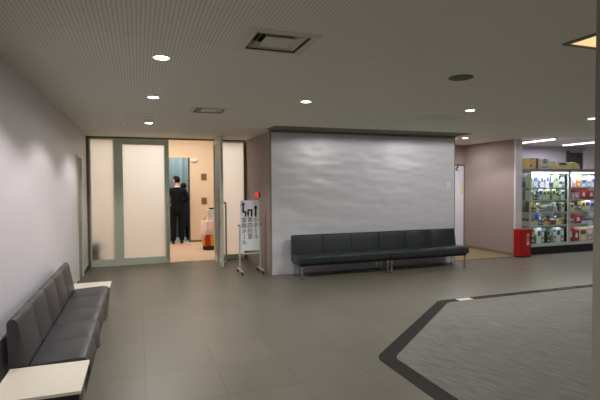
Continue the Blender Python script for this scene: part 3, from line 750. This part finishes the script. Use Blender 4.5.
def person(loc, rz, s, label, top, topname, coat_hem, head_turn, arm_l, arm_r, collar=True):
    """stands facing local +y; s scales a 1.75 m figure; arm_* = elbow, wrist points for the left (-x) and right (+x) arm"""
    root = thing('person', loc, label, 'person', None, rz); root.scale = (s, s, s)
    # continuous body
    V, E, Rr = [], [], []
    pel = chain(V, E, Rr, [((0, 0, .95), (.13, .1))])
    ch = chain(V, E, Rr, [((0, 0, 1.08), (.125, .095)), ((0, .005, 1.25), (.145, .105)), ((0, -.005, 1.4), (.13, .09))], pel)
    nk = chain(V, E, Rr, [((0, .0, 1.47), .06), ((0, .012, 1.53), .055)], ch)
    hx = math.sin(head_turn); hy = math.cos(head_turn)
    chain(V, E, Rr, [((-.012*hx, .02, 1.585), (.068, .078)), ((-.02*hx, .018, 1.655), (.077, .092)), ((-.01*hx, .01, 1.71), (.06, .07))], nk)
    for sx, (el, wr) in ((-1, arm_l), (1, arm_r)):
        chain(V, E, Rr, [((sx*.16, -.005, 1.40), .062), ((sx*.2, -.005, 1.36), .054), (el, .042), (wr, .029)], ch)
        chain(V, E, Rr, [((sx*.085, 0, .88), .088), ((sx*.095, .01, .5), .06), ((sx*.1, -.01, .28), .05), ((sx*.1, -.01, .09), .036), ((sx*.105, .1, .03), .032)], pel)
    skin_mesh('body', V, E, Rr, 'skin', root)
    # hands: palm + fingers + thumb
    for sx, (el, wr) in ((-1, arm_l), (1, arm_r)):
        wv = Vector(wr); dv = (wv-Vector(el)).normalized(); side = Vector((0, 1, 0)); side = (side-dv*side.dot(dv)).normalized(); inn = dv.cross(side)*sx
        V, E, Rr = [], [], []
        w0 = chain(V, E, Rr, [(wv[:], .024), ((wv+dv*.05)[:], .028)])
        for k, ln in enumerate((.066, .076, .072, .056)):
            o_ = side*(.03-.02*k)
            chain(V, E, Rr, [((wv+dv*.088+o_)[:], .0105), ((wv+dv*(.088+ln*.5)+o_+inn*.006)[:], .0095), ((wv+dv*(.088+ln*.95)+o_+inn*.022)[:], .008)], w0)
        chain(V, E, Rr, [((wv+dv*.05+side*.036)[:], .011), ((wv+dv*.085+side*.05+inn*.012)[:], .0095)], w0)
        skin_mesh('hand', V, E, Rr, 'skin', root)
    # face and ears
    hc = Vector((-.02*hx, .018, 1.645)); fw_ = Vector((-hx, hy, 0)); sd = Vector((hy, hx, 0))
    for q in (-1, 1):
        MB().ball((hc+sd*.078*q-fw_*.005+Vector((0, 0, -.01)))[:], .03, (.45, .7, 1)).build('ear', 'skin', root, True)
        MB().ball((hc+fw_*.082+sd*.032*q+Vector((0, 0, .008)))[:], .012, (1, 1, .6)).build('eye', 'ink', root, True)
    MB().ball((hc+fw_*.094+Vector((0, 0, -.022)))[:], .016, (.8, 1.1, 1.4)).build('nose', 'skin', root, True)
    MB().ball((hc+fw_*.083+Vector((0, 0, -.058)))[:], .02, (1.1, .6, .35)).build('mouth', mat('lips', srgb(176, 104, 96), .5), root, True)
    # hair: cap over the skull, low at the back
    b = MB(); t_ = bmesh.new(); bmesh.ops.create_uvsphere(t_, u_segments=32, v_segments=24, radius=1)
    for v in t_.verts:
        d_ = v.co.copy()
        v.co = Vector((d_.x*.088, d_.y*.106, d_.z*.104))
        if d_.y > .1 and d_.z < .42: v.co *= .62
        elif d_.z < -.75: v.co *= .9
        v.co *= 1+.025*math.sin(d_.x*23)*math.sin(d_.z*19)
    b.add(t_, Matrix.Translation(hc+Vector((0, -.004, .014))) @ Matrix.Rotation(head_turn, 4, 'Z'))
    b.build('hair', 'hair', root, True)
    # jacket: torso and sleeves
    V, E, Rr = [], [], []
    p0 = chain(V, E, Rr, [((0, 0, 1.1), (.165, .12))])
    chain(V, E, Rr, [((0, 0, .95), (.185, .135)), ((0, 0, coat_hem+.1), (.19, .14)), ((0, 0, coat_hem), (.19, .14))], p0)
    c0 = chain(V, E, Rr, [((0, .003, 1.26), (.18, .13)), ((0, -.006, 1.4), (.15, .105)), ((0, -.004, 1.475), (.068, .066))], p0)
    for sx, (el, wr) in ((-1, arm_l), (1, arm_r)):
        wv = Vector(wr); ev = Vector(el); cu_ = ev+(wv-ev)*.95
        chain(V, E, Rr, [((sx*.165, -.006, 1.395), .076), ((sx*.205, -.006, 1.33), .07), (el, .058), (cu_[:], .045)], c0-1)
    skin_mesh(topname, V, E, Rr, top, root)
    if collar:
        MB().lathe((0, .006, 1.482), [(.066, -.015), (.064, .018), (.06, .02), (.056, -.01)]).build('shirt_collar', 'shirt', root, True)
    # trousers and shoes
    V, E, Rr = [], [], []
    p0 = chain(V, E, Rr, [((0, 0, .97), (.16, .115)), ((0, 0, .9), (.155, .12))])
    for sx in (-1, 1):
        chain(V, E, Rr, [((sx*.085, 0, .8), .098), ((sx*.098, .01, .5), .078), ((sx*.102, -.008, .28), .07), ((sx*.104, -.008, .06), .066)], p0)
    skin_mesh('trousers', V, E, Rr, 'suit', root)
    for sx in (-1, 1):
        V, E, Rr = [], [], []
        chain(V, E, Rr, [((sx*.104, -.05, .042), (.042, .04)), ((sx*.106, .03, .042), (.045, .042)), ((sx*.112, .12, .034), (.046, .033)), ((sx*.114, .18, .03), (.036, .026))])
        skin_mesh('shoe', V, E, Rr, 'shoe', root)
    return root
person((.98, 12.66, .0), math.radians(4), 1.03, 'person in black suit seen from behind, standing in the inner doorway', 'suit', 'jacket', .76, .75,
       ((-.275, -.03, 1.13), (-.17, .19, 1.04)), ((.262, -.03, 1.13), (.14, .2, 1.06)))
person((1.22, 13.42, .0), math.radians(-6), .93, 'person in long navy coat half hidden behind the suited person', 'navy', 'coat', .36, .2,
       ((-.26, 0, 1.12), (-.2, .14, .95)), ((.26, 0, 1.12), (.24, .06, .88)), collar=False)

# ------------------------------------------------------------------ added lights for inner rooms and corridor, without fittings
def area(x, y, z, sx, sy, e, c, name='unseen_light'):
    L = bpy.data.lights.new(name, 'AREA'); L.shape = 'RECTANGLE'; L.size = sx; L.size_y = sy; L.energy = e; L.color = c
    o = bpy.data.objects.new(name, L); col.objects.link(o); o.location = (x, y, z); return o
area(.75, 11.2, 2.97, 2.4, 2.0, 74, (1, .92, .83))
area(.9, 13.5, 2.97, 1.6, .6, 34, (.95, .97, 1))
area(6.9, 8.7, 2.47, .2, .2, 9, (.95, .96, 1))  # added light that brightens the corridor end and its white door
# added fill spots without fittings, over the unseen parts of the hall
for x, y in ((.15, -1.8), (.15, .65), (4.2, -2.6), (8.2, -1.5), (8.2, 3.2), (11, 4.5)):
    L = bpy.data.lights.new('hall_fill', 'SPOT'); L.energy = 85; L.color = (1, .97, .955); L.spot_size = math.radians(140); L.spot_blend = .3; L.shadow_soft_size = .12
    o = bpy.data.objects.new('hall_fill', L); col.objects.link(o); o.location = (x, y, CZ-.02)

wd = bpy.data.worlds.new('world'); sc.world = wd; wd.use_nodes = True
wd.node_tree.nodes['Background'].inputs[0].default_value = (.02, .02, .02, 1)

# ------------------------------------------------------------------ camera
cd = bpy.data.cameras.new('camera'); cam = bpy.data.objects.new('camera', cd); col.objects.link(cam)
yaw, p, r = math.radians(19.3816), math.radians(1.86636), math.radians(.35)
fw = Vector((math.sin(yaw)*math.cos(p), math.cos(yaw)*math.cos(p), -math.sin(p)))
rt = Vector((math.cos(yaw), -math.sin(yaw), 0)); dn = fw.cross(rt)
xr = math.cos(r)*rt+math.sin(r)*dn; yd = -math.sin(r)*rt+math.cos(r)*dn
mw = Matrix(((xr.x, -yd.x, -fw.x, 0), (xr.y, -yd.y, -fw.y, 0), (xr.z, -yd.z, -fw.z, 1.55), (0, 0, 0, 1)))
cam.matrix_world = mw
cd.sensor_width = 36; cd.lens = 460/600*36; cd.clip_start = .05
sc.camera = cam
sc.view_settings.view_transform = 'Standard'; sc.view_settings.look = 'None'
sc.view_settings.exposure = 0; sc.view_settings.gamma = 1; sc.view_settings.use_curve_mapping = False
